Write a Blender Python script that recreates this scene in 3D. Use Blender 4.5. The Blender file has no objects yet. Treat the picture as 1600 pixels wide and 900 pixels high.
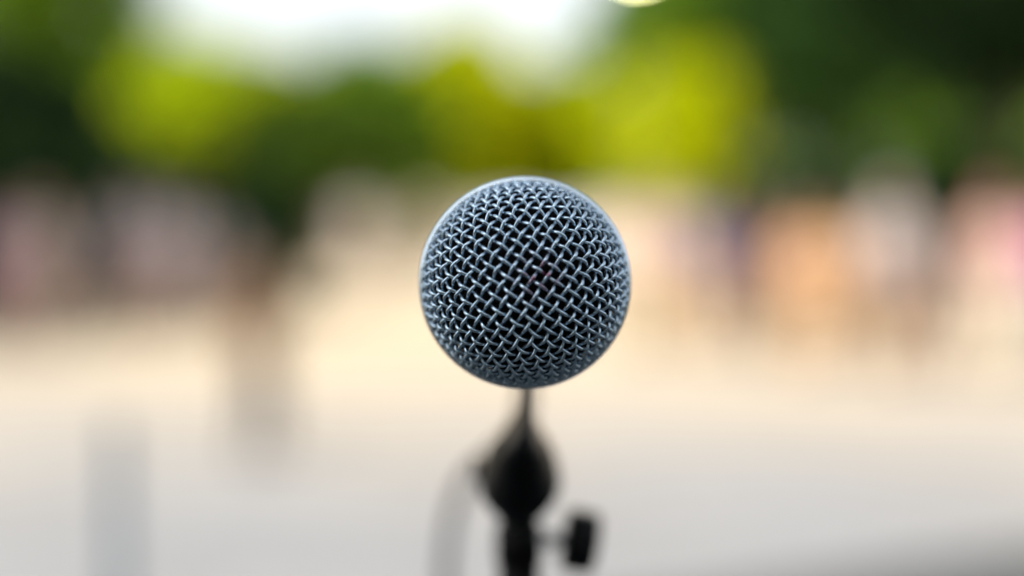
import bpy, bmesh, math, random
import numpy as np
from mathutils import Vector, Matrix, Quaternion

rng = random.Random(11)
S = bpy.context.scene
COL = S.collection
R = math.radians

# ------------------------------------------------------------------ camera
CAM = Vector((0.0, 0.0, 1.65))
PITCH = math.atan(140 / 2222.0)              # horizon at y = 310 of 900
cd = bpy.data.cameras.new('camera')
cam = bpy.data.objects.new('camera', cd)
COL.objects.link(cam)
cam.location = CAM
cam.rotation_euler = (R(90) - PITCH, 0, 0)
cd.lens, cd.sensor_width = 50.0, 36.0
cd.clip_start, cd.clip_end = 0.02, 2000
cd.dof.use_dof = True
cd.dof.focus_distance = 0.329
cd.dof.aperture_fstop = 2.25
cd.dof.aperture_blades = 0
S.camera = cam

# ------------------------------------------------------------------ sky and sun
SUN_AZ, SUN_EL = R(-150), R(44)              # clockwise from straight ahead: behind and to the left
w = bpy.data.worlds.new('World')
S.world = w
w.use_nodes = True
wn = w.node_tree.nodes
sky = wn.new('ShaderNodeTexSky')
sky.sky_type = 'NISHITA'
sky.sun_disc = False
sky.sun_elevation = SUN_EL
sky.sun_rotation = SUN_AZ
sky.dust_density = 3.0
sky.air_density = 1.0
sky.ozone_density = 1.0
hz = wn.new('ShaderNodeHueSaturation')          # thin high cloud: a whiter, paler sky all over
hz.inputs['Saturation'].default_value = 0.25
hz.inputs['Value'].default_value = 0.95
w.node_tree.links.new(sky.outputs[0], hz.inputs['Color'])
w.node_tree.links.new(hz.outputs[0], wn['Background'].inputs[0])
wn['Background'].inputs[1].default_value = 0.15
to_sun = Vector((math.sin(SUN_AZ) * math.cos(SUN_EL), math.cos(SUN_AZ) * math.cos(SUN_EL), math.sin(SUN_EL)))
sl = bpy.data.lights.new('sun', 'SUN')
sl.energy, sl.angle, sl.color = 2.5, R(0.6), (1.0, 0.93, 0.80)
so = bpy.data.objects.new('sun', sl)
so.rotation_euler = to_sun.to_track_quat('Z', 'Y').to_euler()
so.location = to_sun * 60
COL.objects.link(so)

S.view_settings.view_transform = 'Standard'
S.view_settings.look = 'None'
S.view_settings.gamma = 1.0
S.view_settings.exposure = 0.95
S.view_settings.use_curve_mapping = False
S.cycles.use_denoising = True
S.cycles.max_bounces = 8
S.cycles.transparent_max_bounces = 8
S.cycles.caustics_reflective = False
S.cycles.caustics_refractive = False


# ------------------------------------------------------------------ helpers
def at(px, py, Y):
    """point at forward distance Y seen at photo pixel (px, py)"""
    u, v = (px - 800) / 2222.0, (450 - py) / 2222.0
    d = Vector((u, math.cos(PITCH) + v * math.sin(PITCH), v * math.cos(PITCH) - math.sin(PITCH)))
    return CAM + d * (Y / d.y)


def ground_at(px, py, z=0.0):
    d = at(px, py, 1.0) - CAM
    return CAM + d * ((z - CAM.z) / d.z)


def tag(o, label=None, cat=None, group=None, kind=None):
    for k, v in (('label', label), ('category', cat), ('group', group), ('kind', kind)):
        if v:
            o[k] = v
    return o


def empty(name, loc, rz=0.0):
    o = bpy.data.objects.new(name, None)
    o.location = loc
    o.rotation_euler = (0, 0, rz)
    o.empty_display_size = 0.1
    COL.objects.link(o)
    return o


def obj(name, me, m, parent=None, smooth=True):
    if isinstance(me, bmesh.types.BMesh):
        bm = me
        me = bpy.data.meshes.new(name)
        bmesh.ops.recalc_face_normals(bm, faces=bm.faces[:])
        bm.to_mesh(me)
        bm.free()
    o = bpy.data.objects.new(name, me)
    if m is not None and not me.materials:
        me.materials.append(m)
    if smooth:
        me.polygons.foreach_set('use_smooth', [True] * len(me.polygons))
    COL.objects.link(o)
    if parent is not None:
        o.parent = parent
    return o


def py_mesh(name, verts, faces):
    me = bpy.data.meshes.new(name)
    me.from_pydata([tuple(v) for v in verts], [], faces)
    me.update()
    return me


def add_tube(bm, pts, radii, n=10, caps=True, up=None):
    """tube through points with given radii"""
    pts = [Vector(p) for p in pts]
    if not hasattr(radii, '__len__'):
        radii = [radii] * len(pts)
    ref = Vector(up) if up else Vector((0.123, 0.37, 0.92))
    rings = []
    for i, p in enumerate(pts):
        t = (pts[min(i + 1, len(pts) - 1)] - pts[max(i - 1, 0)]).normalized()
        a = t.cross(ref)
        if a.length < 1e-4:
            a = t.cross(Vector((1, 0, 0)))
        a.normalize()
        b = t.cross(a)
        rings.append([bm.verts.new(p + (a * math.cos(k * math.tau / n) + b * math.sin(k * math.tau / n)) * radii[i]) for k in range(n)])
        ref = -t.cross(a).cross(t).cross(t) if False else ref
    for r0, r1 in zip(rings, rings[1:]):
        for k in range(n):
            bm.faces.new((r0[k], r0[(k + 1) % n], r1[(k + 1) % n], r1[k]))
    if caps:
        bm.faces.new(rings[0][::-1])
        bm.faces.new(rings[-1])


def add_lathe(bm, prof, n=48, axis='y', close=True):
    """prof: (axial, radius) list revolved about an axis"""
    rings = []
    for a, r in prof:
        ring = []
        for k in range(n):
            c, s = math.cos(k * math.tau / n) * r, math.sin(k * math.tau / n) * r
            co = {'y': (c, a, s), 'z': (c, s, a), 'x': (a, c, s)}[axis]
            ring.append(bm.verts.new(co))
        rings.append(ring)
    for r0, r1 in zip(rings, rings[1:]):
        for k in range(n):
            bm.faces.new((r0[k], r0[(k + 1) % n], r1[(k + 1) % n], r1[k]))
    if close:
        bm.faces.new(rings[0][::-1])
        bm.faces.new(rings[-1])


def add_box(bm, c, s, rz=0.0, bevel=0.0):
    M = Matrix.Translation(c) @ Matrix.Rotation(rz, 4, 'Z') @ Matrix.Diagonal((s[0], s[1], s[2], 1))
    g = bmesh.ops.create_cube(bm, size=1.0, matrix=M)
    if bevel:
        es = {e for v in g['verts'] for e in v.link_edges}
        bmesh.ops.bevel(bm, geom=list(es), offset=bevel, segments=2, affect='EDGES', profile=0.6)


# ------------------------------------------------------------------ materials
def new_mat(name):
    m = bpy.data.materials.new(name)
    m.use_nodes = True
    nt = m.node_tree
    return m, nt, nt.nodes['Principled BSDF']


def mat(name, c, rough=0.6, metal=0.0, var=0.12, scale=8.0, bump=0.0, bscale=60.0, spec=None, sheen=0.0):
    """principled with a gentle noise variation in value"""
    m, nt, b = new_mat(name)
    n = nt.nodes
    tc = n.new('ShaderNodeTexCoord')
    no = n.new('ShaderNodeTexNoise')
    no.inputs['Scale'].default_value = scale
    no.inputs['Detail'].default_value = 4
    nt.links.new(tc.outputs['Object'], no.inputs['Vector'])
    mx = n.new('ShaderNodeMix')
    mx.data_type = 'RGBA'
    mx.inputs[6].default_value = (*[v * (1 - var) for v in c], 1)
    mx.inputs[7].default_value = (*[min(1, v * (1 + var)) for v in c], 1)
    nt.links.new(no.outputs['Fac'], mx.inputs[0])
    nt.links.new(mx.outputs[2], b.inputs['Base Color'])
    b.inputs['Roughness'].default_value = rough
    b.inputs['Metallic'].default_value = metal
    if spec is not None:
        b.inputs['Specular IOR Level'].default_value = spec
    if sheen:
        b.inputs['Sheen Weight'].default_value = sheen
    if bump:
        nb = n.new('ShaderNodeTexNoise')
        nb.inputs['Scale'].default_value = bscale
        nt.links.new(tc.outputs['Object'], nb.inputs['Vector'])
        bp = n.new('ShaderNodeBump')
        bp.inputs['Strength'].default_value = bump
        bp.inputs['Distance'].default_value = 0.01
        nt.links.new(nb.outputs['Fac'], bp.inputs['Height'])
        nt.links.new(bp.outputs[0], b.inputs['Normal'])
    return m


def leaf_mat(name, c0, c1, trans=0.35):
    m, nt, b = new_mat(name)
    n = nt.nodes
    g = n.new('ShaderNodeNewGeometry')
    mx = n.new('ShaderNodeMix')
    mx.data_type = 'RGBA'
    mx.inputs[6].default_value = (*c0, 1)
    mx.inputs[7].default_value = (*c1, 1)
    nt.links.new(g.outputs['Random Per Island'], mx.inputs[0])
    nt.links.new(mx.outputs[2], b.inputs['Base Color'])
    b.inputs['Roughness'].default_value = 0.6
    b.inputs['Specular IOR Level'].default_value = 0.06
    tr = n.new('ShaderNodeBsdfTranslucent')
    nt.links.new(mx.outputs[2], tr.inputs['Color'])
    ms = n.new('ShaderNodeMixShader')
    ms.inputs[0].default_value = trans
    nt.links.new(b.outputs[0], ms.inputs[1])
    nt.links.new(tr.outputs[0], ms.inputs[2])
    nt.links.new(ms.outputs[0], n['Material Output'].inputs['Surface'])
    return m


def paving_mat(name, c, joint, bw, bh, mortar=0.008):
    m, nt, b = new_mat(name)
    n = nt.nodes
    tc = n.new('ShaderNodeTexCoord')
    br = n.new('ShaderNodeTexBrick')
    br.inputs['Color1'].default_value = (*[v * 0.94 for v in c], 1)
    br.inputs['Color2'].default_value = (*[v * 1.06 for v in c], 1)
    br.inputs['Mortar'].default_value = (*joint, 1)
    br.inputs['Scale'].default_value = 1.0
    br.inputs['Mortar Size'].default_value = mortar
    br.inputs['Brick Width'].default_value = bw
    br.inputs['Row Height'].default_value = bh
    nt.links.new(tc.outputs['Object'], br.inputs['Vector'])
    no = n.new('ShaderNodeTexNoise')
    no.inputs['Scale'].default_value = 0.7
    no.inputs['Detail'].default_value = 6
    nt.links.new(tc.outputs['Object'], no.inputs['Vector'])
    mr = n.new('ShaderNodeMapRange')
    mr.inputs[3].default_value = 0.72
    mr.inputs[4].default_value = 1.2
    nt.links.new(no.outputs['Fac'], mr.inputs[0])
    mx = n.new('ShaderNodeMix')
    mx.data_type = 'RGBA'
    mx.blend_type = 'MULTIPLY'
    mx.inputs[0].default_value = 1.0
    nt.links.new(br.outputs['Color'], mx.inputs[6])
    nt.links.new(mr.outputs[0], mx.inputs[7])
    nt.links.new(mx.outputs[2], b.inputs['Base Color'])
    b.inputs['Roughness'].default_value = 0.85
    bp = n.new('ShaderNodeBump')
    bp.inputs['Strength'].default_value = 0.3
    bp.inputs['Distance'].default_value = 0.004
    nt.links.new(br.outputs['Fac'], bp.inputs['Height'])
    bp.invert = True
    nt.links.new(bp.outputs[0], b.inputs['Normal'])
    return m


def wire_mat():
    """satin grey metal, a faint plum smear of lipstick near the middle of the grille"""
    m, nt, b = new_mat('wire_metal')
    n = nt.nodes
    tc = n.new('ShaderNodeTexCoord')
    no = n.new('ShaderNodeTexNoise')
    no.inputs['Scale'].default_value = 260
    no.inputs['Detail'].default_value = 8
    no.inputs['Roughness'].default_value = 0.75
    nt.links.new(tc.outputs['Object'], no.inputs['Vector'])
    mx = n.new('ShaderNodeMix')
    mx.data_type = 'RGBA'
    mx.inputs[6].default_value = (0.26, 0.37, 0.48, 1)
    mx.inputs[7].default_value = (0.66, 0.83, 0.97, 1)  # blue of the reflected sky put into the metal colour
    nt.links.new(no.outputs['Fac'], mx.inputs[0])
    ds = n.new('ShaderNodeVectorMath')
    ds.operation = 'DISTANCE'
    ds.inputs[1].default_value = (0.0026, -0.0248, 0.0030)
    nt.links.new(tc.outputs['Object'], ds.inputs[0])
    r1 = n.new('ShaderNodeMapRange')
    r1.inputs[1].default_value = 0.0072
    r1.inputs[2].default_value = 0.0018
    nt.links.new(ds.outputs['Value'], r1.inputs[0])
    n2 = n.new('ShaderNodeTexNoise')
    n2.inputs['Scale'].default_value = 520
    nt.links.new(tc.outputs['Object'], n2.inputs['Vector'])
    r2 = n.new('ShaderNodeMapRange')
    r2.inputs[1].default_value = 0.45
    r2.inputs[2].default_value = 0.62
    nt.links.new(n2.outputs['Fac'], r2.inputs[0])
    mul = n.new('ShaderNodeMath')
    mul.operation = 'MULTIPLY'
    nt.links.new(r1.outputs[0], mul.inputs[0])
    nt.links.new(r2.outputs[0], mul.inputs[1])
    m2 = n.new('ShaderNodeMix')
    m2.data_type = 'RGBA'
    m2.inputs[7].default_value = (0.22, 0.07, 0.12, 1)
    nt.links.new(mul.outputs[0], m2.inputs[0])
    nt.links.new(mx.outputs[2], m2.inputs[6])
    nt.links.new(m2.outputs[2], b.inputs['Base Color'])
    b.inputs['Metallic'].default_value = 0.85
    b.inputs['Roughness'].default_value = 0.24
    return m


M_wire = wire_mat()
M_ring = mat('ring_metal', (0.70, 0.82, 0.92), 0.28, 0.85, 0.10, 300)
M_foam = mat('black_foam', (0.006, 0.006, 0.007), 0.95, 0, 0.3, 900, 0.5, 1500, spec=0.1)
M_body = mat('charcoal_enamel', (0.030, 0.032, 0.036), 0.45, 0.2, 0.15, 200)
M_plastic = mat('black_plastic', (0.0020, 0.0024, 0.0032), 0.40, 0, 0.2, 90, spec=0.14)
M_black_metal = mat('black_metal', (0.0022, 0.0023, 0.0028), 0.45, 0.0, 0.2, 60, spec=0.14)
M_rubber = mat('cable_rubber', (0.020, 0.022, 0.026), 0.6, 0, 0.2, 70)
M_steel = mat('plated_steel', (0.55, 0.56, 0.58), 0.25, 1.0, 0.05, 90)
M_blue_steel = mat('blue_grey_metal', (0.06, 0.16, 0.26), 0.5, 0.0, 0.1, 40)
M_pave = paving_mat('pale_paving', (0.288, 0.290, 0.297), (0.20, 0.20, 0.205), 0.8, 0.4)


def sunlit_tone(m, y0, y1, c):
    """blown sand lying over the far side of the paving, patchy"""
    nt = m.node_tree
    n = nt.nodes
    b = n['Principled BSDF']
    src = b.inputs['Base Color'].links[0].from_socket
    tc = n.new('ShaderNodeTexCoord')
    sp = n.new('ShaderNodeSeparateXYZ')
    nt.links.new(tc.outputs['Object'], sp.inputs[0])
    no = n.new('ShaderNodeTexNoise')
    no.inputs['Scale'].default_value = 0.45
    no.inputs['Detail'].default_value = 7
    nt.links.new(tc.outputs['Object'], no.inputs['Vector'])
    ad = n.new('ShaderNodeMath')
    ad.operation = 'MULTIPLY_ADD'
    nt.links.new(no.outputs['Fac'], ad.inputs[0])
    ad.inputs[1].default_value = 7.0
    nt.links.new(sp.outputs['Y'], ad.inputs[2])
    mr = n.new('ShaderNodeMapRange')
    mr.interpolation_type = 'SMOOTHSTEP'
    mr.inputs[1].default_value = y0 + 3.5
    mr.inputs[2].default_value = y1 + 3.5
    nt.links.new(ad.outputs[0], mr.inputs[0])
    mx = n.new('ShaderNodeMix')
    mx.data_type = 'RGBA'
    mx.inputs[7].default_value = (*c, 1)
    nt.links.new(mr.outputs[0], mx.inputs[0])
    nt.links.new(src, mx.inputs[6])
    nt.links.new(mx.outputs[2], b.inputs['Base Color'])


sunlit_tone(M_pave, 6.5, 13.0, (0.46, 0.395, 0.31))  # far paving shifts to a painted sunlit cream
M_sunlit_sand = mat('sandy_ground', (0.53, 0.435, 0.305), 0.95, 0, 0.14, 0.5, 0.3, 20)  # sandy base, with the far ground's sunlit warmth put into the colour
M_dark_ground = mat('dark_asphalt', (0.055, 0.060, 0.060), 0.9, 0, 0.3, 30, 0.4, 120)
M_kerb = mat('kerb_stone', (0.33, 0.32, 0.31), 0.85, 0, 0.15, 6)
M_wall = mat('cream_render', (0.62, 0.53, 0.42), 0.9, 0, 0.07, 1.2)
M_cope = mat('pale_coping', (0.55, 0.52, 0.48), 0.8, 0, 0.1, 3)
M_bark = mat('bark', (0.10, 0.075, 0.055), 0.95, 0, 0.4, 7, 0.8, 25)
M_lamp_post = mat('lamp_post_paint', (0.04, 0.05, 0.045), 0.5, 0.2)
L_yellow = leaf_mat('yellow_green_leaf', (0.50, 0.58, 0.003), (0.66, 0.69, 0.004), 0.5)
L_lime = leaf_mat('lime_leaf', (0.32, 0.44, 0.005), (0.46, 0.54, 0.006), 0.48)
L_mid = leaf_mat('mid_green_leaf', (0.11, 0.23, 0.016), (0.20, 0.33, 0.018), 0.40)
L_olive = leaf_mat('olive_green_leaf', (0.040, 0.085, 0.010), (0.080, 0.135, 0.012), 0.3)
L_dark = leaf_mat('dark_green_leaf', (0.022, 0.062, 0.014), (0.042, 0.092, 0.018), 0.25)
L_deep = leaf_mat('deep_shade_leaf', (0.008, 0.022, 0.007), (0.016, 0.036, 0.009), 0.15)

# ------------------------------------------------------------------ ground
def sheet(name, pts, z, m, label=None):
    me = py_mesh(name, [(x, y, z) for x, y in pts], [list(range(len(pts)))])
    o = obj(name, me, m, smooth=False)
    tag(o, kind='structure')
    return o


sheet('ground', [(-400, -60), (400, -60), (400, 700), (-400, 700)], 0.0, M_sunlit_sand)
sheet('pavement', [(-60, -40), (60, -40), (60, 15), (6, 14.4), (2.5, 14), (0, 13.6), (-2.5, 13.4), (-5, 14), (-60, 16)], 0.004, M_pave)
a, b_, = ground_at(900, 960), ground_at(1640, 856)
sheet('path', [(-60, a.y - 2.5), (-4, a.y - 0.7), (a.x, a.y), (b_.x, b_.y), (60, b_.y + 4), (60, -38), (-60, -38)], 0.008, M_dark_ground)  # dark near sheet, extended out of view to cut bounce onto the microphone

# ------------------------------------------------------------------ trees
def rand_unit():
    z = rng.uniform(-1, 1)
    t = rng.uniform(0, math.tau)
    r = math.sqrt(1 - z * z)
    return Vector((r * math.cos(t), r * math.sin(t), z))


def crown_mesh(name, blobs, n, size, seed):
    """leaf faces in clumps spread through ellipsoids; blobs: (centre, radii)"""
    g = np.random.default_rng(seed)
    vol = np.array([b[1][0] * b[1][1] * b[1][2] for b in blobs]) ** 0.75
    cnt = np.maximum(8, (n * vol / vol.sum())).astype(int)
    P, A, B = [], [], []
    for (c, rad), k in zip(blobs, cnt):
        nc = max(6, k // 28)
        u = g.normal(size=(nc, 3))
        u /= np.linalg.norm(u, axis=1)[:, None]
        cl = u * (g.uniform(0.25, 1.0, nc) ** 0.45)[:, None] * g.uniform(0.82, 1.12, nc)[:, None]
        idx = g.integers(0, nc, k)
        p = cl[idx] + g.normal(size=(k, 3)) * 0.11
        P.append(p * np.array(rad) + np.array(c))
    P = np.concatenate(P)
    k = len(P)
    d = g.normal(size=(k, 3)) + np.array([0, 0, -0.35])
    d /= np.linalg.norm(d, axis=1)[:, None]
    o = np.cross(d, g.normal(size=(k, 3)))
    o /= np.linalg.norm(o, axis=1)[:, None]
    nn = np.cross(d, o)
    s = size * g.uniform(0.6, 1.3, k)[:, None]
    v = np.stack([P - d * s * 0.5, P + o * s * 0.30 + nn * s * 0.08, P + d * s * 0.5, P - o * s * 0.30 + nn * s * 0.08], 1).reshape(-1, 3)
    me = bpy.data.meshes.new(name)
    me.vertices.add(len(v))
    me.vertices.foreach_set('co', v.ravel())
    me.loops.add(6 * k)
    base = (np.arange(k) * 4)[:, None]
    li = (base + np.array([0, 1, 2, 0, 2, 3])).ravel()
    me.loops.foreach_set('vertex_index', li)
    me.polygons.add(2 * k)
    me.polygons.foreach_set('loop_start', np.arange(2 * k) * 3)
    me.polygons.foreach_set('loop_total', np.full(2 * k, 3))
    me.update(calc_edges=True)
    return me


def tree(name, label, cat, loc, height, trunk_h, rad, lm, n, size, seed, lean=(0, 0), group=None, nb=9):
    """trunk with limbs and a crown of leaf clumps"""
    r = random.Random(seed)
    root = empty(name, loc)
    tag(root, label, cat, group)
    tr = height * 0.022 + 0.03
    bm = bmesh.new()
    top = Vector((lean[0], lean[1], height * 0.80))
    pts = [Vector((0, 0, -0.1)), Vector((0, 0, 0.25)), Vector((lean[0] * .2, lean[1] * .2, trunk_h * 0.6)), Vector((lean[0] * .5, lean[1] * .5, trunk_h * 1.1)), top]
    add_tube(bm, pts, [tr * 1.7, tr * 1.15, tr, tr * .8, tr * .15], 9)
    blobs = []
    cz = (trunk_h + height) / 2
    hz = (height - trunk_h) / 2
    blobs.append(((lean[0] * .7, lean[1] * .7, cz), (rad * .72, rad * .72, hz * .85)))
    for i in range(nb):
        a = i * math.tau / nb * 2.6 + r.uniform(-.3, .3)
        f = r.uniform(-0.75, 0.8)
        q = math.sqrt(max(0.1, 1 - f * f)) * r.uniform(0.55, 0.85)
        c = Vector((lean[0] * .7 + math.cos(a) * rad * q, lean[1] * .7 + math.sin(a) * rad * q, cz + f * hz * .8))
        k = r.uniform(0.30, 0.50)
        blobs.append((tuple(c), (rad * k, rad * k, max(hz * k * .85, rad * .2))))
        s = pts[2].lerp(top, r.uniform(0.05, 0.55))
        mid = s.lerp(c, 0.5) + Vector((0, 0, hz * .08))
        add_tube(bm, [s, mid, c], [tr * .5, tr * .33, tr * .08], 6)
    obj('trunk', bm, M_bark, root)
    o = obj('crown', crown_mesh('crown', blobs, int(n * 2.2), size * 1.25, seed), lm, root, smooth=False)
    return root


def shrub(label, loc, rx, ry, h, lm, n, size, seed):
    r = random.Random(seed)
    root = empty('shrub', loc)
    tag(root, label, 'shrub', 'dark shrubs edging the square')
    bm = bmesh.new()
    blobs = []
    for i in range(7):
        c = Vector((r.uniform(-.75, .75) * rx, r.uniform(-.6, .6) * ry, h * r.uniform(.38, .62)))
        blobs.append((tuple(c), (rx * .42, ry * .55, h * .42)))
        add_tube(bm, [Vector((c.x * .03, c.y * .03, -.05)), c * .6 + Vector((0, 0, .1)), c], [.05, .035, .01], 6)
    obj('stem', bm, M_bark, root)
    obj('foliage', crown_mesh('foliage', blobs, int(n * 1.8), size * 1.2, seed), lm, root, smooth=False)
    return root


G = 'trees behind the square'


def tree_px(name, label, px, Y, top_py, bottom_h, rad, lm, n, size, seed, lean=(0, 0)):
    x = (px - 800) / 2222.0 * Y
    h = at(px, top_py, Y).z
    return tree(name, label, 'tree', (x, Y, 0), h, bottom_h, rad, lm, n, size, seed, lean, G)


# far row, in the sun
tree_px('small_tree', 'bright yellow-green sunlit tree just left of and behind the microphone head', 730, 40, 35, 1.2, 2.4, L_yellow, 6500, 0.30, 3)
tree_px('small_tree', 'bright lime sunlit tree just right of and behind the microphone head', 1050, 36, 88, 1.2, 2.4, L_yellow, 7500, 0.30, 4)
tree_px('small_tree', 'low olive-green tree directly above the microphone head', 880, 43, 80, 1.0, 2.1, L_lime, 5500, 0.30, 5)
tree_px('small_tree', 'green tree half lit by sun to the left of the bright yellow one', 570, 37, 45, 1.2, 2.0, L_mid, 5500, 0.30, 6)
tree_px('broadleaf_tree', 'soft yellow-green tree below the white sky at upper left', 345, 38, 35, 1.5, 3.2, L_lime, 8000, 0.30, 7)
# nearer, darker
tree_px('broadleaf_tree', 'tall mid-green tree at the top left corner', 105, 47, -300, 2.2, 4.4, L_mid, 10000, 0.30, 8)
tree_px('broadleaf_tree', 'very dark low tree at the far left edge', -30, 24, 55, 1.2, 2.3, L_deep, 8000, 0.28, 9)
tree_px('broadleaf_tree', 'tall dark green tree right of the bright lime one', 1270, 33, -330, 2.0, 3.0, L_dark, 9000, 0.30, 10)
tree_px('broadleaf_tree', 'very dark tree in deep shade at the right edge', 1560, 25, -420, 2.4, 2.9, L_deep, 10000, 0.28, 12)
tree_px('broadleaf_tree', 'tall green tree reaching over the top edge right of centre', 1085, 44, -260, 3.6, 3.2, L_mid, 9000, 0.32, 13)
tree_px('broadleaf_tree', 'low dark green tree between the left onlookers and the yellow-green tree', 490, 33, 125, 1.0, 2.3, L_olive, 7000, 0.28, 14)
# far-off wood closing the view behind them
bl = []
for i in range(34):
    x = -70 + i * 4.3
    if -26 < x < 12:
        hh = rng.uniform(3.2, 4.6)
    else:
        hh = rng.uniform(9, 14)
    bl.append(((x, 82 + rng.uniform(-3, 5), hh * .5), (rng.uniform(3.0, 4.2), 3, hh * .52)))
o = obj('far_wood', crown_mesh('far_wood', bl, 40000, 0.95, 77), L_mid, None, smooth=False)
tag(o, 'distant belt of green woodland closing the view behind the trees', 'woodland', kind='stuff')

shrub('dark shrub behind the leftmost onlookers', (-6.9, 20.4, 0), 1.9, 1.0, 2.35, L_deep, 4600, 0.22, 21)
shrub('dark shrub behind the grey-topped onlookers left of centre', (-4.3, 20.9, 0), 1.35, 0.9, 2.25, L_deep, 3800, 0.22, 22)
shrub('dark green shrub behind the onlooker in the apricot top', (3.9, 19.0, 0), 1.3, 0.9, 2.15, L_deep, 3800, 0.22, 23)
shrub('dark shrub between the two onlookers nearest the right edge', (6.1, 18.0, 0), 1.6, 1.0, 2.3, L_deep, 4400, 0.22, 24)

# big unseen trees added behind the camera to shade the near paving and the microphone
SH = 'shade trees behind the microphone'
shade = [((-5.3, -10.6), 16.0, 4.4), ((0.2, -12.6), 16.0, 4.4)]
for i, ((x, y), h, rad) in enumerate(shade):
    tree('shade_tree', ['tall shade tree behind the camera, the nearer to the microphone stand', 'tall shade tree behind the camera, farther right'][i],
         'tree', (x, y, 0), h, 2.6, rad, L_dark, 22000, 0.26, 40 + i, group=SH)
hr = empty('hedge', (0.3, -5.0, 0))  # unseen foliage row added to block frontal sky light on the microphone
tag(hr, 'tall clipped dark hedge behind the camera', 'hedge')
hb = bmesh.new()
hbl = []
for i in range(9):
    hx = -5.2 + i * 1.3
    hbl.append(((hx, rng.uniform(-.1, .1), 1.75), (.95, .75, 1.9)))
    for hh in (1, 2):
        add_tube(hb, [Vector((hx * (.97 if hh == 1 else .99), 0, -.05)), Vector((hx, 0, 1.2)), Vector((hx + .2 * (-1) ** hh, .1, 2.4))], [.05, .04, .012], 6)
add_tube(hb, [Vector((-5.3, 0, .35)), Vector((5.3, 0, .35))], .03, 6)
tag(obj('stem', hb, M_bark, hr), kind='stuff')
obj('foliage', crown_mesh('foliage', hbl, 16000, 0.16, 91), L_dark, hr, smooth=False)
tree('shade_tree', 'spreading tree left of the paving whose shade falls on the left-hand onlookers', 'tree', (-10.8, 11.2, 0), 9.5, 4.2, 3.4, L_dark, 11000, 0.26, 43, group='shade trees beside the square')  # out-of-view tree added to throw shade on the left group

# ------------------------------------------------------------------ wall
def garden_wall(x0, x1, Y, h):
    root = empty('garden_wall', ((x0 + x1) / 2, Y, 0))
    tag(root, 'long low cream wall in the sun behind the onlookers', 'wall')
    L = (x1 - x0)
    n = 4
    for i in range(n):
        bm = bmesh.new()
        add_box(bm, (-L / 2 + (i + .5) * L / n, 0, h / 2 - .05), (L / n - 0.36, 0.24, h + .1), 0, 0.01)
        obj('panel', bm, M_wall, root, smooth=False)
        bm = bmesh.new()
        add_box(bm, (-L / 2 + (i + .5) * L / n, 0, h + .045), (L / n - 0.36, 0.34, 0.09), 0, 0.015)
        obj('coping', bm, M_cope, root, smooth=False)
    for i in range(n + 1):
        bm = bmesh.new()
        add_box(bm, (-L / 2 + i * L / n, 0, h / 2 + .05), (0.36, 0.36, h + .1), 0, 0.012)
        add_box(bm, (-L / 2 + i * L / n, 0, h + .16), (0.46, 0.46, 0.12), 0, 0.02)
        obj('pier', bm, M_wall, root, smooth=False)


garden_wall(-4.6, 5.0, 34, 1.15)

# ------------------------------------------------------------------ lamp
def lamp_post():
    p = at(996, -74, 15.0)
    root = empty('lamp_post', (p.x, p.y, 0))
    tag(root, 'slim lamp post whose lit globe glares at the top edge', 'lamp post')
    bm = bmesh.new()
    h = p.z - 0.13
    add_lathe(bm, [(0, .09), (.05, .09), (.08, .055), (.5, .045), (.55, .03), (h - .1, .022), (h - .06, .04), (h, .045)], 16, 'z')
    obj('post', bm, M_lamp_post, root)
    bm = bmesh.new()
    bmesh.ops.create_uvsphere(bm, u_segments=24, v_segments=14, radius=0.10, matrix=Matrix.Translation((0, 0, p.z)))
    m, nt, b = new_mat('lamp_glass')
    b.inputs['Base Color'].default_value = (0.9, 0.88, 0.8, 1)
    b.inputs['Emission Color'].default_value = (1.0, 0.90, 0.42, 1)
    b.inputs['Emission Strength'].default_value = 30.0
    obj('globe', bm, m, root)
    bm = bmesh.new()
    add_lathe(bm, [(p.z + .085, .07), (p.z + .11, .06), (p.z + .14, .015)], 16, 'z')
    obj('finial', bm, M_lamp_post, root)


lamp_post()

# ------------------------------------------------------------------ people
def capsule(bm, p0, r0, p1, r1, n=10):
    p0, p1 = Vector(p0), Vector(p1)
    d = p1 - p0
    L = d.length
    d = d / L if L > 1e-6 else Vector((0, 0, 1))
    q = d.to_track_quat('Z', 'Y').to_matrix()
    rings = []
    for k in range(0, 4):
        t = -math.pi / 2 + k * math.pi / 6 + 1e-3 * (k == 0)
        rings.append((p0 + d * r0 * math.sin(t), max(r0 * math.cos(t), r0 * .05)))
    for k in range(0, 4):
        t = k * math.pi / 6
        rings.append((p1 + d * r1 * math.sin(t), max(r1 * math.cos(t), r1 * .05)))
    vs = [[bm.verts.new(c + q @ Vector((math.cos(j * math.tau / n) * r, math.sin(j * math.tau / n) * r, 0))) for j in range(n)] for c, r in rings]
    for a, b in zip(vs, vs[1:]):
        for j in range(n):
            bm.faces.new((a[j], a[(j + 1) % n], b[(j + 1) % n], b[j]))
    bm.faces.new(vs[0][::-1])
    bm.faces.new(vs[-1])


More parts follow.
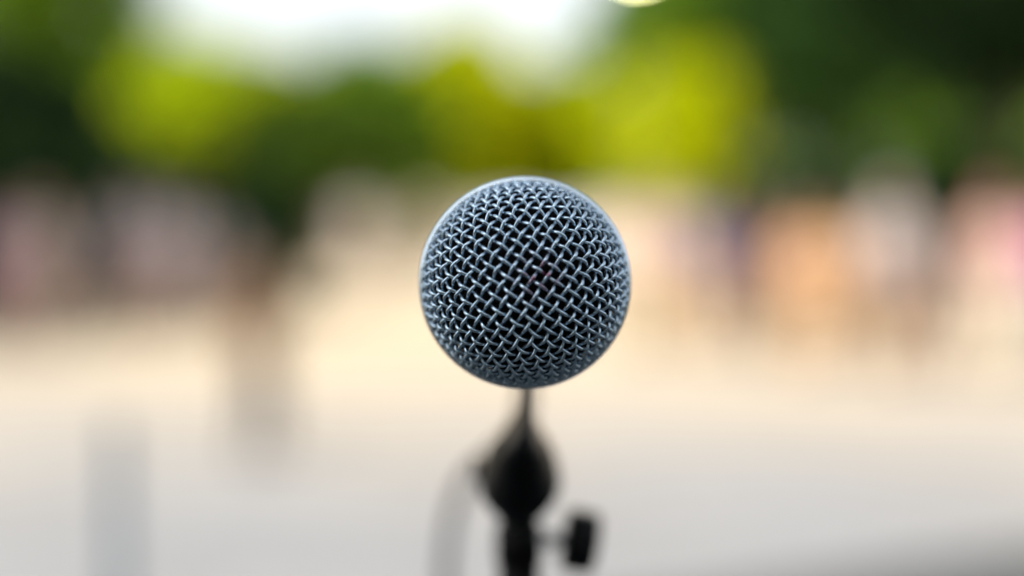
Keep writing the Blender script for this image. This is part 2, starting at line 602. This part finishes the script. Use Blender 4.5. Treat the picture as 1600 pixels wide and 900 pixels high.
def fused(name, caps, voxel, dec, m, parent, sm=3):
    """one continuous skin over a set of tapered capsules"""
    bm = bmesh.new()
    for c in caps:
        capsule(bm, *c)
    bmesh.ops.recalc_face_normals(bm, faces=bm.faces[:])
    me = bpy.data.meshes.new(name)
    bm.to_mesh(me)
    bm.free()
    t = bpy.data.objects.new('tmp', me)
    COL.objects.link(t)
    rm = t.modifiers.new('r', 'REMESH')
    rm.mode = 'VOXEL'
    rm.voxel_size = voxel
    s = t.modifiers.new('s', 'SMOOTH')
    s.factor, s.iterations = 0.5, sm
    if dec < 1:
        d = t.modifiers.new('d', 'DECIMATE')
        d.ratio = dec
    dg = bpy.context.evaluated_depsgraph_get()
    out = bpy.data.meshes.new_from_object(t.evaluated_get(dg))
    out.name = name
    bpy.data.objects.remove(t)
    bpy.data.meshes.remove(me)
    out.materials.clear()
    return obj(name, out, m, parent)


def person(label, loc, rz, height, skin, hair, top, bottom, shoe=(0.05, 0.045, 0.04), long_hair=False,
           sleeves='short', legs='long', stride=0.0, arms=((0.06, 0.0), (0.06, 0.0)), skirt=False, group='onlookers across the square', turn=0.0):
    root = empty('person', loc, rz)
    tag(root, label, 'person', group)
    k = height / 1.75
    V = lambda x, y, z: Vector((x, y, z)) * k
    Sk = mat('skin', skin, 0.5, 0, 0.05, 12)
    Mh = mat('hair', hair, 0.55, 0, 0.25, 60)
    Mt = mat('top_cloth', top, 0.9, 0, 0.08, 9, sheen=0.2)
    Mb = mat('bottom_cloth', bottom, 0.9, 0, 0.08, 9)
    Ms = mat('shoe_leather', shoe, 0.6, 0, 0.15, 20)
    body, shirt, sleeve, trou, shoes = [], [], [], [], []
    # the figure faces -y
    for s in (-1, 1):
        st = stride * s
        hip, knee, ank = V(.095 * s, 0, .92), V(.10 * s, -.03 - st * .5, .49), V(.10 * s, .02 - st, .085)
        toe = ank + V(.025 * s, -.15, -.045)
        body += [(hip, .082 * k, knee, .055 * k), (knee, .055 * k, knee.lerp(ank, .3), .054 * k), (knee.lerp(ank, .3), .054 * k, ank, .034 * k), (ank + V(0, .03, -.04), .034 * k, toe, .028 * k)]
        if not skirt:
            lo = ank if legs == 'long' else knee.lerp(ank, -.05)
            trou += [(V(.088 * s, 0, .96), .100 * k, hip.lerp(knee, .3), .095 * k), (hip.lerp(knee, .3), .095 * k, knee, .073 * k)]
            if legs == 'long':
                trou += [(knee, .073 * k, ank + V(0, 0, .02), .056 * k)]
        shoes.append([(ank + V(0, .035, -.045), .043 * k, toe + V(0, -.01, -.002), .036 * k), (ank + V(0, .03, -.02), .040 * k, ank + V(0, .01, .0), .040 * k)])
        # torso halves
        body += [(V(.075 * s, 0, .95), .095 * k, V(.065 * s, 0, 1.10), .085 * k), (V(.065 * s, 0, 1.10), .085 * k, V(.085 * s, .01, 1.32), .10 * k), (V(.085 * s, .01, 1.32), .10 * k, V(.12 * s, .01, 1.41), .062 * k), (V(.12 * s, .01, 1.41), .06 * k, V(.03 * s, .01, 1.47), .055 * k)]
        shirt += [(V(.078 * s, 0, .93), .115 * k, V(.068 * s, 0, 1.10), .103 * k), (V(.068 * s, 0, 1.10), .103 * k, V(.088 * s, .008, 1.32), .116 * k), (V(.088 * s, .008, 1.32), .112 * k, V(.125 * s, .01, 1.41), .078 * k), (V(.125 * s, .01, 1.41), .072 * k, V(.05 * s, .01, 1.45), .066 * k)]
        # arm: spread angle and forward bend
        spread, bend = arms[0] if s < 0 else arms[1]
        sh = V(.175 * s, .01, 1.405)
        el = sh + V(math.sin(spread + .05) * .30 * s, -.05 * (bend > 0) + .02, -math.cos(spread + .05) * .30)
        fd = Vector((-.35 * s * math.sin(bend * .6) + .05 * s, -math.sin(bend), -math.cos(bend))).normalized()
        wr = el + fd * .255 * k
        body += [(sh, .056 * k, el, .041 * k), (el, .041 * k, el.lerp(wr, .3), .040 * k), (el.lerp(wr, .3), .040 * k, wr, .026 * k)]
        se = {'short': .62, 'long': 1.0, 'none': .0}[sleeves]
        if se:
            shirt += [(sh, .074 * k, sh.lerp(el, se), .062 * k)]
        if sleeves == 'long':
            shirt += [(el, .060 * k, wr, .040 * k)]
        # hand: palm, four curled fingers, thumb off the side
        side = fd.cross(Vector((0, 0, 1)) if abs(fd.z) < .9 else Vector((1, 0, 0))).normalized()
        acr = Vector((0, -1, 0)) if abs(fd.z) > .7 else Vector((0, 0, 1))
        acr = (acr - fd * acr.dot(fd)).normalized()
        inn = fd.cross(acr).normalized()
        if inn.x * s > 0:
            inn = -inn
        for f in (-1, 1):
            body.append((wr + acr * f * .012 * k, .020 * k, wr + fd * .085 * k + acr * f * .024 * k, .017 * k))
        for f, ln in enumerate((.062, .074, .080, .070)):
            b0 = wr + fd * .088 * k + acr * (-.033 + .022 * f) * k
            b1 = b0 + (fd * .75 + inn * .35) * ln * .55 * k
            b2 = b1 + (fd * .45 + inn * .8) * ln * .5 * k
            body += [(b0, .0105 * k, b1, .0095 * k), (b1, .0095 * k, b2, .0085 * k)]
        t0 = wr + fd * .03 * k + acr * .024 * k
        t1 = t0 + (fd * .6 + acr * .6 + inn * .3) * .045 * k
        body += [(t0, .015 * k, t1, .012 * k), (t1, .012 * k, t1 + (fd * .9 + inn * .4) * .03 * k, .010 * k)]
    if skirt:
        for i in range(10):
            a = i * math.tau / 10
            c, d = math.cos(a), math.sin(a)
            trou.append((V(c * .07, d * .04, .98), .075 * k, V(c * .17, d * .13, .52), .055 * k))
    else:
        trou.append((V(0, 0, .93), .10 * k, V(0, 0, .98), .10 * k))
    # neck, head, face
    ht = Matrix.Rotation(turn, 3, 'Z')
    H = lambda x, y, z: V(*(ht @ Vector((x, y, 0)) + Vector((0, 0, z))))
    body += [(V(0, .012, 1.44), .058 * k, V(0, .0, 1.55), .052 * k),
             (H(0, -.012, 1.585), .062 * k, H(0, .005, 1.665), .080 * k), (H(0, .02, 1.66), .082 * k, H(0, .03, 1.655), .083 * k),
             (H(0, -.052, 1.557), .026 * k, H(0, -.03, 1.58), .045 * k),
             (H(0, -.082, 1.655), .010 * k, H(0, -.098, 1.61), .014 * k)]
    for s in (-1, 1):
        body.append((H(.078 * s, .012, 1.61), .012 * k, H(.084 * s, .018, 1.65), .015 * k))
    b = fused('body', body, 0.0105 * k, 0.35, Sk, root)
    fused('shirt', shirt, 0.017 * k, 0.5, Mt, root, 4)
    fused('skirt' if skirt else ('trousers' if legs == 'long' else 'shorts'), trou, 0.017 * k, 0.5, Mb, root, 4)
    for sc in shoes:
        fused('shoe', sc, 0.011 * k, 0.5, Ms, root)
    hc = [(H(0, .028, 1.685), .092 * k, H(0, .055, 1.65), .090 * k), (H(-.035, -.045, 1.715), .045 * k, H(.035, -.045, 1.715), .045 * k),
          (H(-.058, .02, 1.66), .045 * k, H(-.05, .05, 1.60), .045 * k), (H(.058, .02, 1.66), .045 * k, H(.05, .05, 1.60), .045 * k), (H(0, .07, 1.63), .06 * k, H(0, .06, 1.56), .05 * k)]
    if long_hair:
        for s in (-1, 0, 1):
            hc.append((H(.055 * s, .06, 1.60), .05 * k, H(.07 * s, .085, 1.40), .042 * k))
    fused('hair', hc, 0.013 * k, 0.5, Mh, root)
    Me = EYE
    for s in (-1, 1):
        bm = bmesh.new()
        bmesh.ops.create_uvsphere(bm, u_segments=8, v_segments=6, radius=.0115 * k, matrix=Matrix.Translation(H(.031 * s, -.071, 1.643)))
        obj('eye', bm, Me, root)
    bm = bmesh.new()
    capsule(bm, H(-.022, -.078, 1.572), .006 * k, H(.022, -.078, 1.572), .006 * k, 6)
    obj('mouth', bm, LIP, root)
    return root


EYE = mat('eye', (0.05, 0.04, 0.035), 0.2)
LIP = mat('lips', (0.36, 0.14, 0.12), 0.5)
LIGHT, TAN, BROWN = (0.52, 0.34, 0.25), (0.42, 0.26, 0.17), (0.25, 0.14, 0.09)


def stand(px, py):
    p = ground_at(px, py, 0.0)
    return (p.x, p.y, 0.004 if p.y < 12 else 0.001)


# right-hand onlookers, some clothing colours darkened to carry shade
person('person in a pale pink top standing just right of the microphone head', stand(1005, 545), R(10), 1.74, LIGHT, (0.20, 0.12, 0.06), (0.60, 0.43, 0.39), (0.62, 0.45, 0.24), sleeves='long', arms=((.15, .9), (.1, .2)))
person('person in a sand-coloured top beside the one in pale pink', stand(1046, 540), R(-15), 1.68, LIGHT, (0.30, 0.20, 0.12), (0.62, 0.48, 0.38), (0.62, 0.42, 0.24), long_hair=True, arms=((.08, 0), (.12, 1.1)))
person('person in a navy blue top with bare legs', stand(1108, 555), R(25), 1.62, TAN, (0.03, 0.025, 0.02), (0.035, 0.06, 0.19), (0.45, 0.28, 0.18), legs='short', arms=((.1, .3), (.1, 0)))
person('person with dark hair and dark brown clothes behind the one in apricot', stand(1180, 560), R(-30), 1.60, BROWN, (0.02, 0.015, 0.012), (0.16, 0.09, 0.08), (0.20, 0.13, 0.09), sleeves='long', stride=.1)
person('person in an apricot top and peach trousers', stand(1255, 580), R(5), 1.52, TAN, (0.22, 0.13, 0.08), (0.58, 0.33, 0.17), (0.60, 0.38, 0.20), arms=((.2, .7), (.2, .7)))
person('grey-haired person in an off-white top and tan trousers', stand(1390, 590), R(12), 1.74, LIGHT, (0.30, 0.32, 0.31), (0.44, 0.37, 0.36), (0.32, 0.19, 0.11), sleeves='long', arms=((.15, 1.2), (.1, .1)))
person('child in dark plum clothes beside the person in tan trousers', stand(1470, 592), R(40), 0.98, TAN, (0.10, 0.06, 0.05), (0.20, 0.12, 0.12), (0.16, 0.08, 0.08), stride=.08)
person('person in a pink top and cream trousers near the right edge', stand(1550, 596), R(-12), 1.70, LIGHT, (0.36, 0.15, 0.08), (0.52, 0.32, 0.28), (0.60, 0.52, 0.41), arms=((.12, .2), (.12, .9)), long_hair=True)
person('person in a magenta top cut by the right edge', stand(1634, 590), R(-25), 1.64, TAN, (0.05, 0.04, 0.03), (0.30, 0.08, 0.24), (0.45, 0.42, 0.38))
person('person in a peach dress close beside the one in apricot', stand(1300, 572), R(-10), 1.50, TAN, (0.16, 0.09, 0.06), (0.60, 0.36, 0.20), (0.58, 0.34, 0.18), skirt=True, long_hair=True)
# left-hand onlookers, clothing colours darkened to carry the shade of trees
person('person in a dusty pink top and pale pink trousers near the left edge', stand(66, 535), R(-8), 1.64, LIGHT, (0.36, 0.27, 0.18), (0.46, 0.38, 0.34), (0.46, 0.28, 0.25), sleeves='long', arms=((.1, .2), (.12, 1.0)))
person('person in a purple top cut by the left edge', stand(2, 530), R(-20), 1.56, TAN, (0.05, 0.04, 0.04), (0.20, 0.08, 0.20), (0.28, 0.15, 0.15))
person('person with grey hair and a grey-mauve top, left of the pair', stand(190, 520), R(15), 1.66, LIGHT, (0.22, 0.22, 0.22), (0.27, 0.245, 0.265), (0.27, 0.155, 0.135), sleeves='long')
person('person in a mauve-grey top, middle of the left-hand group', stand(238, 515), R(-15), 1.70, LIGHT, (0.20, 0.20, 0.20), (0.29, 0.25, 0.265), (0.29, 0.17, 0.15), long_hair=True)
person('person in a pale lilac top at the right of the left-hand pair', stand(285, 518), R(8), 1.62, LIGHT, (0.25, 0.24, 0.24), (0.34, 0.315, 0.35), (0.34, 0.25, 0.24), arms=((.2, .8), (.15, .3)))
person('person in a bluish grey top just left of the gap behind the lone figure', stand(345, 510), R(-5), 1.42, TAN, (0.06, 0.05, 0.05), (0.17, 0.18, 0.21), (0.30, 0.20, 0.15))
person('person in a pale grey top far off near the cream wall', stand(560, 452), R(0), 1.72, LIGHT, (0.12, 0.10, 0.09), (0.36, 0.35, 0.34), (0.46, 0.37, 0.30))
# nearer child
person('small dark-haired person in a brown top and dark trousers standing alone on the paving', stand(408, 718), R(60), 1.30, TAN, (0.03, 0.025, 0.02), (0.20, 0.11, 0.055), (0.035, 0.035, 0.04), sleeves='long', group=None, stride=.06)

# ------------------------------------------------------------------ microphone
BALL = at(820, 442, 0.346)
mic = empty('microphone', BALL)
tag(mic, 'silver ball-headed microphone pointing straight at the camera', 'microphone')
RS, PITCHW, WR, AMP = 0.0245, 0.00260, 0.00045, 0.00056
R_RING = 0.0257


def net_points(n):
    """crossings of a square weave drawn over a sphere (pole at +z), indexed -n..n"""
    q = {}
    st = PITCHW / RS
    for sx in (1, -1):
        for sy in (1, -1):
            g = [[None] * (n + 1) for _ in range(n + 1)]
            for i in range(n + 1):
                g[i][0] = Vector((sx * math.sin(i * st), 0, math.cos(i * st)))
                g[0][i] = Vector((0, sy * math.sin(i * st), math.cos(i * st)))
            for i in range(1, n + 1):
                for j in range(1, n + 1):
                    mid = (g[i - 1][j] + g[i][j - 1]).normalized()
                    p = g[i - 1][j - 1]
                    c = 2 * mid.dot(p) * mid - p
                    r = math.hypot(i, j) * st
                    e = Vector((sx * i / math.hypot(i, j) * math.sin(r), sy * j / math.hypot(i, j) * math.sin(r), math.cos(r)))
                    g[i][j] = c
                    q[(sx * i, sy * j)] = (c * 0.45 + e * 0.55).normalized() if r < 2.2 else None
            for i in range(n + 1):
                q[(sx * i, 0)] = g[i][0]
                q[(0, sy * i)] = g[0][i]
    return q


def weave(front=True):
    n = 20
    q = net_points(n)
    jr = random.Random(5)
    q = {k_: (None if v_ is None else (v_ + Vector([jr.gauss(0, .0032) for _ in range(3)])).normalized()) for k_, v_ in q.items()}
    ang = R(-33.5)
    ca, sa = math.cos(ang), math.sin(ang)
    lim = 0.035 if front else 0.06
    out = []
    for fam in (0, 1):
        for i in range(-n, n + 1):
            run = []
            for j in range(-n, n + 1):
                p = q.get((i, j) if fam else (j, i))
                if p is None:
                    continue
                if not front and p.z > 0.80:
                    if len(run) > 2:
                        out.append((fam, i, run))
                    run = []
                    continue
                if p.z > lim:
                    run.append((j, p))
                elif run:
                    if len(run) > 2:
                        out.append((fam, i, run))
                    run = []
            if len(run) > 2:
                out.append((fam, i, run))
    wires = []
    for fam, i, run in out:
        pts = []
        P = [r[1] for r in run]
        for k in range(len(P) - 1):
            p0 = P[max(k - 1, 0)]
            p1, p2 = P[k], P[k + 1]
            p3 = P[min(k + 2, len(P) - 1)]
            for s in range(6):
                t = s / 6
                c = 0.5 * ((2 * p1) + (p2 - p0) * t + (2 * p0 - 5 * p1 + 4 * p2 - p3) * t * t + (3 * p1 - p0 - 3 * p2 + p3) * t ** 3)
                sg = 1 if ((run[k][0] + i + fam) % 2 == 0) else -1
                off = AMP * sg * math.cos(math.pi * t)
                u = c.normalized()
                v = u * (RS + off)
                # local mesh axes -> world: pole looks along -y, weave turned about the axis
                x, z = v.x * ca - v.y * sa, v.x * sa + v.y * ca
                pts.append((Vector((x, -v.z if front else v.z * 0.92, z)), Vector((u.x * ca - u.y * sa, -u.z if front else u.z, u.x * sa + u.y * ca))))
        wires.append(pts)
    return wires


def wire_mesh(ws, n=8):
    vs, fs = [], []
    for pts in ws:
        b0 = len(vs)
        m = len(pts)
        for k, (p, u) in enumerate(pts):
            t = (pts[min(k + 1, m - 1)][0] - pts[max(k - 1, 0)][0]).normalized()
            a = t.cross(u).normalized()
            b = t.cross(a)
            for s in range(n):
                c = s * math.tau / n
                vs.append(p + (a * math.cos(c) + b * math.sin(c)) * WR)
        for k in range(m - 1):
            for s in range(n):
                fs.append((b0 + k * n + s, b0 + (k + 1) * n + s, b0 + (k + 1) * n + (s + 1) % n, b0 + k * n + (s + 1) % n))
    return py_mesh('wire', vs, fs)


bm = bmesh.new()
bmesh.ops.create_uvsphere(bm, u_segments=64, v_segments=40, radius=RS - 0.0022)
grille = obj('grille', bm, M_foam, mic)
tag(grille, 'black foam lining behind the woven wire')
for wpts in weave(True):
    obj('wire', wire_mesh([wpts]), M_wire, grille)
rear = obj('rear_mesh', wire_mesh(weave(False), 6), M_wire, grille)
tag(rear, kind='stuff')
bm = bmesh.new()
h = 0.0034
prof = [(-h + .0006, RS - .0012), (-h - .0002, RS + .0000), (-h, R_RING - .0004), (-h + .0005, R_RING), (-.0008, R_RING + .0002), (.0008, R_RING + .0002), (h - .0005, R_RING), (h, R_RING - .0004), (h, RS - .0012)]
add_lathe(bm, prof, 128, 'y', close=False)
obj('ring', bm, M_ring, mic)
bm = bmesh.new()
add_lathe(bm, [(.0150, .0165), (.0160, .0185), (.0245, .0190), (.0260, .0182), (.0270, .0176)], 64)
obj('collar', bm, M_ring, mic)
bm = bmesh.new()
add_lathe(bm, [(.0268, .0172), (.034, .0174), (.060, .0163), (.100, .0140), (.126, .0120), (.134, .0118), (.1365, .0108)], 64)
obj('handle', bm, M_body, mic)
bm = bmesh.new()
add_box(bm, (0, .060, .0166), (.0085, .017, .0022), 0, .0006)
sw = obj('switch', bm, M_plastic, mic)
bm = bmesh.new()
add_lathe(bm, [(.1362, .0085), (.1395, .0085), (.1395, .0075), (.1362, .0075)], 40)
obj('socket', bm, M_steel, mic)

# ------------------------------------------------------------------ stand with clip and knob
CY = 0.346 + 0.100
DY = CY - 0.428


def zc(py, Y=CY):
    return at(800, py, Y).z


def xc(px, Y=CY):
    return at(px, 600, Y).x


base_x = xc(811)
st = empty('microphone_stand', (base_x, CY, 0))
tag(st, 'black microphone stand with clip and side knob under the microphone', 'microphone stand')
L0 = Vector((base_x, CY, 0))


def loft(bm, secs, n=20):
    """secs: (centre x, z, half width, y front, y back); egg-shaped, thin towards the front"""
    rings = []
    for cx, z, hw, yf, yb in secs:
        ring = []
        for k in range(n):
            t = k * math.tau / n
            yy = -math.cos(t)
            f = (yy + 1) / 2
            wdt = hw * math.sin(t) * (0.85 + 0.15 * f)
            
            ring.append(bm.verts.new(Vector((cx + wdt, yf + DY * 0.9 + (yb - yf) * f, z)) - L0))
        rings.append(ring)
    for a, b in zip(rings, rings[1:]):
        for k in range(n):
            bm.faces.new((a[k], a[(k + 1) % n], b[(k + 1) % n], b[k]))
    bm.faces.new(rings[0][::-1])
    bm.faces.new(rings[-1])


# cradle: an open sleeve round the handle
bm = bmesh.new()
ax = BALL - L0
n, a0, a1 = 40, R(-215), R(35)
loops = []
for y in (.076, .078, .118, .120):
    ri_s = .0166 if y < .10 else .0140
    ro = .0190 if .077 < y < .119 else .0184
    if y > .10:
        ro -= .0016
    loops.append(([bm.verts.new(ax + Vector((math.cos(a0 + (a1 - a0) * k / n) * ro, y, math.sin(a0 + (a1 - a0) * k / n) * ro))) for k in range(n + 1)],
                  [bm.verts.new(ax + Vector((math.cos(a0 + (a1 - a0) * k / n) * ri_s, y, math.sin(a0 + (a1 - a0) * k / n) * ri_s))) for k in range(n + 1)]))
for (o0, i0), (o1, i1) in zip(loops, loops[1:]):
    for k in range(n):
        bm.faces.new((o0[k], o0[k + 1], o1[k + 1], o1[k]))
        bm.faces.new((i0[k], i1[k], i1[k + 1], i0[k + 1]))
    bm.faces.new((o0[0], o1[0], i1[0], i0[0]))
    bm.faces.new((o0[n], i0[n], i1[n], o1[n]))
for lo in (loops[0], loops[-1]):
    for k in range(n):
        bm.faces.new((lo[0][k], lo[1][k], lo[1][k + 1], lo[0][k + 1]))
clip = obj('clip', bm, M_plastic, st)
bm = bmesh.new()
zt = BALL.z - 0.0165
loft(bm, [(xc(820), zt, .0036, .372, .440), (xc(822), zc(580), .0026, .366, .434), (xc(821), zc(605), .0026, .366, .432), (xc(819), zc(628), .0032, .370, .434), (xc(816), zc(648), .0050, .376, .437), (xc(815), zc(668), .0074, .386, .440),
          (xc(813), zc(690), .0108, .396, .441), (xc(812), zc(715), .0130, .399, .442), (xc(812), zc(745), .0140, .400, .442), (xc(811), zc(768), .0130, .402, .441), (xc(811), zc(788), .0100, .406, .440), (xc(811), zc(803), .0070, .412, .438)])
obj('swivel_bracket', bm, M_plastic, st)
# hinge bolt through the bracket
bm = bmesh.new()
zb = zc(748)
add_lathe(bm, [(-.0156, .0034), (-.0150, .0046), (-.0138, .0046), (-.0132, .0036), (.0100, .0040), (.0112, .0036)], 24, 'x')
bmesh.ops.translate(bm, verts=bm.verts, vec=Vector((xc(812), .446 + DY, zb)) - L0)
obj('hinge_bolt', bm, M_black_metal, st)
# threaded adapter and pole
bm = bmesh.new()
z1, z2, z3 = zc(800), zc(822), zc(880)
add_lathe(bm, [(z3, .0070), (z3 + .0006, .0076), (z2 - .001, .0076), (z2, .0068), (z1, .0058)], 32, 'z')
obj('thread_adapter', bm, M_black_metal, st)
bm = bmesh.new()
add_lathe(bm, [(.02, .0068), (.80, .0068), (z3 - .0004, .0068)], 28, 'z')
obj('upper_pole', bm, M_black_metal, st)
bm = bmesh.new()
add_lathe(bm, [(.018, .0112), (.86, .0112), (.862, .0105)], 28, 'z')
obj('lower_pole', bm, M_black_metal, st)
bm = bmesh.new()
add_lathe(bm, [(.83, .0130), (.835, .0165), (.90, .0165), (.91, .0125), (.915, .0080)], 28, 'z')
obj('height_clutch', bm, M_plastic, st)
bm = bmesh.new()
add_lathe(bm, [(.005, .130), (.006, .134), (.016, .134), (.024, .120), (.030, .030), (.045, .018), (.055, .0125)], 56, 'z')
obj('base', bm, M_black_metal, st)
bm = bmesh.new()
zk = zc(838)
add_lathe(bm, [(.0060, .0022), (.0185, .0022)], 16, 'x')
bmesh.ops.translate(bm, verts=bm.verts, vec=(0, -.004, zk))
sh_ = obj('knob_shaft', bm, M_steel, st)
bm = bmesh.new()
nl = 60
rings = []
for x, r in ((-.0056, .0045), (-.0054, .0080), (-.0044, .0094), (.0042, .0094), (.0054, .0080), (.0058, .0055)):
    rings.append([bm.verts.new((x, math.cos(k * math.tau / nl) * r * (1 + .045 * math.cos(k * math.tau / nl * 10)), math.sin(k * math.tau / nl) * r * (1 + .045 * math.cos(k * math.tau / nl * 10)))) for k in range(nl)])
for r0, r1 in zip(rings, rings[1:]):
    for k in range(nl):
        bm.faces.new((r0[k], r0[(k + 1) % nl], r1[(k + 1) % nl], r1[k]))
bm.faces.new(rings[0][::-1])
bm.faces.new(rings[-1])
kb = obj('knob', bm, M_plastic, st)
kb.location = (xc(906) - base_x, -.004, zc(841))
kb.rotation_euler = (0, R(10), 0)

# ------------------------------------------------------------------ cable
cb = empty('microphone_cable', (0, 0, 0))
tag(cb, 'thin dark cable looping down behind the microphone stand', 'cable')
tail = BALL + Vector((0, .1398, 0))
ctrl = [tail + Vector((0, .045, -.002)), tail + Vector((-.003, .075, -.010)), tail + Vector((.003, .088, -.030))]
for px, py, Y in ((818, 655, .60), (782, 700, .605), (733, 742, .60), (708, 800, .595), (699, 860, .59), (697, 940, .585), (706, 1300, .57), (740, 1900, .56)):
    ctrl.append(at(px, py, Y))
p = ctrl[-1]
ctrl += [Vector((p.x + .01, p.y + .01, .70)), Vector((p.x + .02, p.y + .03, .25)), Vector((p.x + .03, p.y + .10, .03)), Vector((p.x - .05, p.y + .22, .0085)), Vector((p.x - .35, p.y + .38, .0085)), Vector((p.x - .9, p.y + .30, .0085)), Vector((p.x - 1.6, p.y - .1, .0085))]
pts = []
for k in range(len(ctrl) - 1):
    p0, p1, p2, p3 = ctrl[max(k - 1, 0)], ctrl[k], ctrl[k + 1], ctrl[min(k + 2, len(ctrl) - 1)]
    for s in range(8):
        t = s / 8
        pts.append(0.5 * ((2 * p1) + (p2 - p0) * t + (2 * p0 - 5 * p1 + 4 * p2 - p3) * t * t + (3 * p1 - p0 - 3 * p2 + p3) * t ** 3))
bm = bmesh.new()
add_tube(bm, pts, .0025, 10)
obj('cord', bm, M_rubber, cb)
bm = bmesh.new()
add_lathe(bm, [(.0002, .0093), (.001, .0096), (.028, .0096), (.031, .0080), (.045, .0050), (.047, .0034)], 32)
bmesh.ops.translate(bm, verts=bm.verts, vec=tail)
obj('plug', bm, M_black_metal, cb)

# ------------------------------------------------------------------ second stand at lower left
p = at(182, 655, 1.5)
s2 = empty('tripod_stand', (p.x, p.y, 0))
tag(s2, 'thin blue-grey metal stand tube rising at the lower left', 'stand')
bm = bmesh.new()
add_lathe(bm, [(.30, .0085), (p.z - .004, .0075), (p.z, .0060)], 24, 'z')
obj('tube', bm, M_blue_steel, s2)
bm = bmesh.new()
add_lathe(bm, [(.16, .0125), (.80, .0125), (.802, .0115)], 24, 'z')
obj('outer_tube', bm, M_blue_steel, s2)
bm = bmesh.new()
add_lathe(bm, [(.77, .014), (.775, .019), (.83, .019), (.84, .010)], 24, 'z')
obj('height_clutch', bm, M_plastic, s2)
bm = bmesh.new()
add_lathe(bm, [(.22, .0150), (.225, .024), (.27, .024), (.275, .0150)], 24, 'z')
obj('leg_hub', bm, M_plastic, s2)
for k in range(3):
    a = k * math.tau / 3 + .4
    bm = bmesh.new()
    add_tube(bm, [(math.cos(a) * .02, math.sin(a) * .02, .245), (math.cos(a) * .17, math.sin(a) * .17, .10), (math.cos(a) * .29, math.sin(a) * .29, .018)], .0075, 10)
    lg = obj('leg', bm, M_blue_steel, s2)
    bm = bmesh.new()
    add_tube(bm, [(math.cos(a) * .275, math.sin(a) * .275, .026), (math.cos(a) * .305, math.sin(a) * .305, .0145)], .0100, 10)
    obj('rubber_foot', bm, M_rubber, lg)
